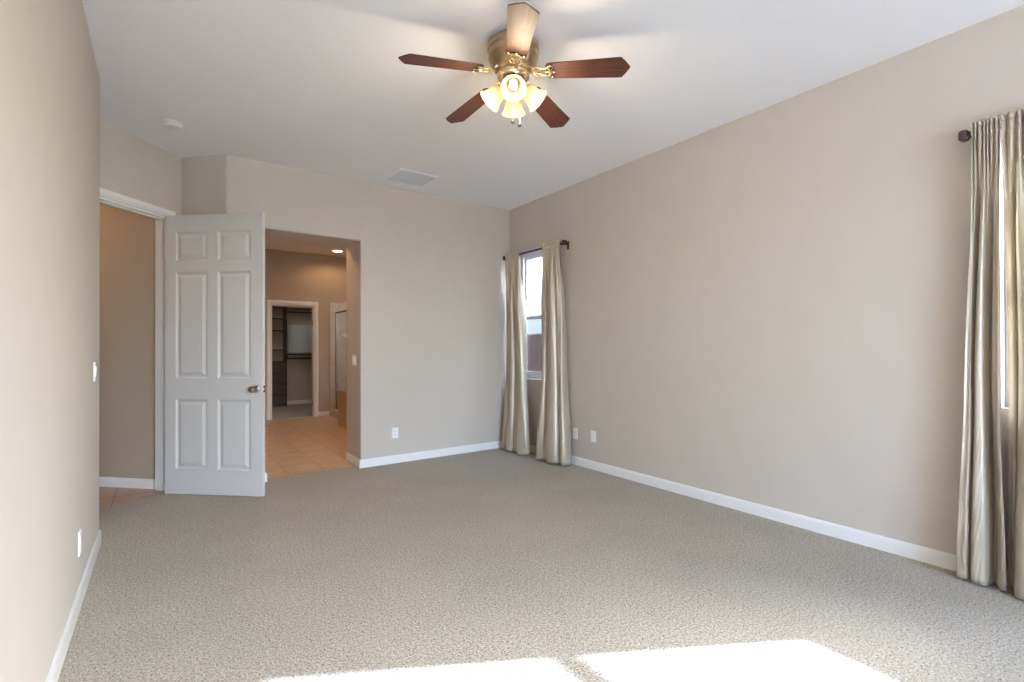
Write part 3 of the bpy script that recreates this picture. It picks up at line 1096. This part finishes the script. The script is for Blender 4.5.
for k in range(4):
    a = cam_dir + radians(90) * k
    ax = Vector((cos(a) * cos(radians(44)), sin(a) * cos(radians(44)), -sin(radians(44))))
    base = Vector((cos(a) * 0.050, sin(a) * 0.050, -0.262))
    q = ax.to_track_quat('Z', 'Y').to_matrix().to_4x4()
    mt = Matrix.Translation(base) @ q
    bm = bmesh.new()
    lathe(bm, [(0.002, -0.012), (0.014, -0.012), (0.016, 0.0), (0.020, 0.006), (0.026, 0.012), (0.028, 0.030), (0.024, 0.034), (0.002, 0.034)], 24, mt)
    ar = finish('lamp_holder', bm, 'bright_brass', fan, smooth=True)
    # bell shade
    bm = bmesh.new()
    out = [(0.027, 0.022), (0.034, 0.026), (0.041, 0.036), (0.046, 0.052), (0.049, 0.072), (0.053, 0.094), (0.060, 0.112), (0.069, 0.126), (0.072, 0.131)]
    inn = [(r - 0.003, z + (0.002 if i < 8 else 0)) for i, (r, z) in enumerate(out)][::-1]
    rings = out + inn
    prof = rings + [rings[0]]
    lathe(bm, prof, 32, mt, caps=False)
    bmesh.ops.remove_doubles(bm, verts=bm.verts[:], dist=1e-5)
    sh = finish('lamp_shade', bm, 'shade', fan, smooth=True, angle=60)
    bm = bmesh.new()
    lathe(bm, [(0.011, 0.034), (0.013, 0.042), (0.022, 0.058), (0.025, 0.072), (0.021, 0.088), (0.010, 0.097), (0.002, 0.099)], 16, mt)
    finish('bulb', bm, 'bulb', sh, smooth=True)
    pl = bpy.data.lights.new('fan_lamp', 'POINT')
    pl.energy = 6.5
    pl.color = (1.0, 0.83, 0.58)
    pl.shadow_soft_size = 0.03
    po = bpy.data.objects.new('fan_lamp', pl)
    COL.objects.link(po)
    po.location = Vector((FANX, FANY, H)) + base + ax * 0.142

for dx, ln in ((-0.004, 0.475), (0.036, 0.495)):
    ca = cam_dir + radians(90)
    px, py = cos(ca) * dx + cos(cam_dir) * 0.03, sin(ca) * dx + sin(cam_dir) * 0.03
    bm = bmesh.new()
    tube(bm, [(px, py, -0.29), (px, py, -ln)], 0.0016, 6)
    ch = finish('pull_chain', bm, 'chrome', fan)
    bm = bmesh.new()
    sphere(bm, (px, py, -ln - 0.009), 0.0115, 8, 1.0)
    finish('chain_ball', bm, 'pewter', ch, smooth=True)


# ------------------------------------------------------------------ bathroom
def recessed_light(x, y, label, energy):
    root = empty('recessed_light', (x, y, H))
    tag(root, label, 'ceiling light', 'recessed bathroom lights')
    bm = bmesh.new()
    lathe(bm, [(0.115, 0.0), (0.115, -0.006), (0.106, -0.010), (0.088, -0.006), (0.080, -0.001), (0.080, 0.0)], 32, caps=False)
    finish('trim_ring', bm, 'plastic', root, smooth=True)
    bm = bmesh.new()
    lathe(bm, [(0.002, -0.0005), (0.080, -0.0005), (0.078, -0.010), (0.050, -0.018), (0.002, -0.021)], 28)
    finish('lens', bm, 'lens', root, smooth=True)
    l = bpy.data.lights.new('bath_lamp', 'SPOT')
    l.energy = energy
    l.spot_size = radians(165)
    l.spot_blend = 0.5
    l.color = (1.0, 0.63, 0.34)
    l.shadow_soft_size = 0.07
    o = bpy.data.objects.new('bath_lamp', l)
    COL.objects.link(o)
    o.location = (x, y, H - 0.04)


recessed_light(2.60, 9.12, 'lit recessed light in the bathroom ceiling above the shower', 15)
recessed_light(2.75, 7.0, 'unseen recessed light added over the bathtub to brighten the bathroom', 14)  # extra unseen lamp, added for bathroom brightness
recessed_light(1.05, 6.5, 'unseen recessed light added just inside the bathroom doorway to brighten jamb and floor', 64)  # extra unseen lamp, added to light the doorway jamb and tiles
# shower
sw = empty('shower_enclosure', (2.60, FARY, -0.006))
tag(sw, 'tan tiled shower with a glass side panel beside the closet doorway', 'shower')
bm = bmesh.new(); box(bm, 0.0, 1.35, -0.025, 0.0, 0.0, 2.155)
box(bm, 1.325, 1.35, -1.25, -0.025, 0.0, 2.155)
finish('tiled_wall', bm, 'wall_tile', sw)
bm = bmesh.new(); box(bm, 0.02, 0.17, -1.25, -0.026, 0.0, 0.12)
finish('curb', bm, 'wall_tile', sw, bevel=0.006)
bm = bmesh.new()
box(bm, 0.105, 0.135, -0.055, -0.026, 0.121, 1.98)
box(bm, 0.105, 0.135, -1.24, -0.056, 1.95, 1.98)
box(bm, 0.105, 0.135, -1.24, -0.056, 0.121, 0.145)
finish('metal_frame', bm, 'bronze', sw)
bm = bmesh.new(); box(bm, 0.117, 0.123, -1.24, -0.056, 0.146, 1.949)
finish('glass_panel', bm, 'shower_glass', sw)
sp = empty('soap_shelf', (2.92, FARY - 0.026, 1.50))
tag(sp, 'small white soap shelf on the tiled shower wall', 'shelf')
bm = bmesh.new()
prism(bm, [(-0.10, 0), (-0.10, -0.04), (-0.07, -0.085), (0.07, -0.085), (0.10, -0.04), (0.10, 0)], -0.012, 0.012)
finish('shelf_board', bm, 'ceramic', sp, bevel=0.004)
bm = bmesh.new(); box(bm, -0.10, 0.10, -0.012, 0.0, 0.0125, 0.05)
finish('back_plate', bm, 'ceramic', sp, bevel=0.003)
# tub deck
tb = empty('bathtub_surround', (2.39, 7.4, -0.006))
tag(tb, 'honey coloured tiled bathtub surround at the bathroom doorway edge', 'bathtub')
bm = bmesh.new()
box(bm, 0.0, 1.55, -0.98, 0.98, 0.0, 0.575)
finish('tiled_base', bm, 'deck_tile', tb, bevel=0.004)
bm = bmesh.new()
box(bm, -0.015, 0.28, -0.99, 0.98, 0.5755, 0.60); box(bm, 1.28, 1.55, -0.99, 0.98, 0.5755, 0.60)
box(bm, 0.28, 1.28, -0.99, -0.70, 0.5755, 0.60); box(bm, 0.28, 1.28, 0.70, 0.98, 0.5755, 0.60)
finish('deck_top', bm, 'deck_tile', tb)
bm = bmesh.new()
def oval(rx, ry, z, n=28): return [bm.verts.new((0.78 + rx * cos(2 * pi * i / n), ry * sin(2 * pi * i / n), z)) for i in range(n)]
rg = [oval(0.50, 0.72, 0.601), oval(0.50, 0.72, 0.625), oval(0.45, 0.67, 0.630), oval(0.42, 0.63, 0.600), oval(0.30, 0.5, 0.578)]
for a, b in zip(rg, rg[1:]):
    for i in range(28):
        bm.faces.new((a[i], a[(i + 1) % 28], b[(i + 1) % 28], b[i]))
bm.faces.new(rg[-1])
finish('tub_basin', bm, 'ceramic', tb, smooth=True)

# ------------------------------------------------------------------ closet
CF = CLY - 0.345
org = empty('closet_organizer', (1.93, CLY, 0.004))
tag(org, 'dark brown closet organizer with open shelves above drawers', 'closet organizer')
OX0, OX1, OT = -0.50, 0.305, 2.20
bm = bmesh.new()
box(bm, OX0 + 0.02, OX1 - 0.02, -0.02, -0.002, 0.0, OT)
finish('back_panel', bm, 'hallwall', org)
for x in (OX0, OX1 - 0.02):
    bm = bmesh.new(); box(bm, x, x + 0.02, -0.345, -0.001, 0.0, OT)
    finish('side_panel', bm, 'espresso', org)
for zz in (0.975, 1.235, 1.66, 1.93, OT - 0.02):
    bm = bmesh.new(); box(bm, OX0 + 0.021, OX1 - 0.021, -0.340, -0.021, zz, zz + 0.02)
    finish('shelf', bm, 'espresso', org)
for k in range(4):
    z0 = 0.03 + k * 0.235
    bm = bmesh.new(); box(bm, OX0 + 0.021, OX1 - 0.021, -0.345, -0.03, z0, z0 + 0.228)
    dr = finish('drawer', bm, 'redbrown', org, bevel=0.004)
    bm = bmesh.new(); tube(bm, [(-0.16, -0.350, z0 + 0.12), (-0.15, -0.362, z0 + 0.12), (-0.06, -0.362, z0 + 0.12), (-0.05, -0.350, z0 + 0.12)], 0.004, 8)
    finish('drawer_handle', bm, 'nickel', dr)


def hang_rail(z, label):
    root = empty('hanging_shelf', (2.62, CLY, z))
    tag(root, label, 'closet shelf', 'dark hanging shelves in the closet')
    bm = bmesh.new(); box(bm, -0.382, 0.378, -0.345, -0.002, 0.0, 0.022)
    finish('shelf_board', bm, 'espresso', root)
    bm = bmesh.new(); tube(bm, [(-0.382, -0.27, -0.075), (0.378, -0.27, -0.075)], 0.016, 12)
    finish('hanging_rod', bm, 'espresso', root, smooth=True)
    for s in (-0.372, 0.368):
        bm = bmesh.new(); box(bm, s - 0.006, s + 0.006, -0.30, -0.05, -0.095, -0.001)
        finish('bracket', bm, 'espresso', root)


hang_rail(1.135, 'lower dark shelf with hanging rod on the closet back wall')
hang_rail(2.17, 'upper dark shelf with hanging rod at the top of the closet')
bp = empty('wall_panel', (2.60, CLY, 1.20))
tag(bp, 'pale blue grey panel standing on the lower closet shelf', 'panel')
bm = bmesh.new(); box(bm, -0.28, 0.36, -0.03, -0.006, -0.017, 0.62)
finish('board', bm, 'board', bp, bevel=0.004)

# unseen ceiling lamps added to light the hall and the closet
def added_ceiling_lamp(x, y, energy, col, label):
    root = empty('added_dome_light', (x, y, H))
    tag(root, label, 'ceiling light')
    bm = bmesh.new(); lathe(bm, [(0.002, 0.0), (0.15, 0.0), (0.15, -0.02), (0.002, -0.02)], 28)
    finish('base', bm, 'plastic', root, smooth=True, angle=30)
    bm = bmesh.new(); lathe(bm, [(0.14, -0.0205), (0.135, -0.045), (0.10, -0.075), (0.05, -0.09), (0.002, -0.094)], 28)
    finish('dome', bm, 'lens', root, smooth=True)
    l = bpy.data.lights.new('added_dome_lamp', 'POINT')
    l.energy = energy; l.color = col; l.shadow_soft_size = 0.1
    o = bpy.data.objects.new('added_dome_lamp', l); COL.objects.link(o)
    o.location = (x, y, H - 0.22)


hx_, hy_ = hall(4.7, 7.4)
added_ceiling_lamp(hx_, hy_, 8, (1.0, 0.60, 0.28), 'round ceiling light added to light the hall, out of sight beyond the left doorway')
added_ceiling_lamp(1.5, 10.4, 8, (1.0, 0.92, 0.82), 'round ceiling light added to light the closet, out of sight above its doorway')
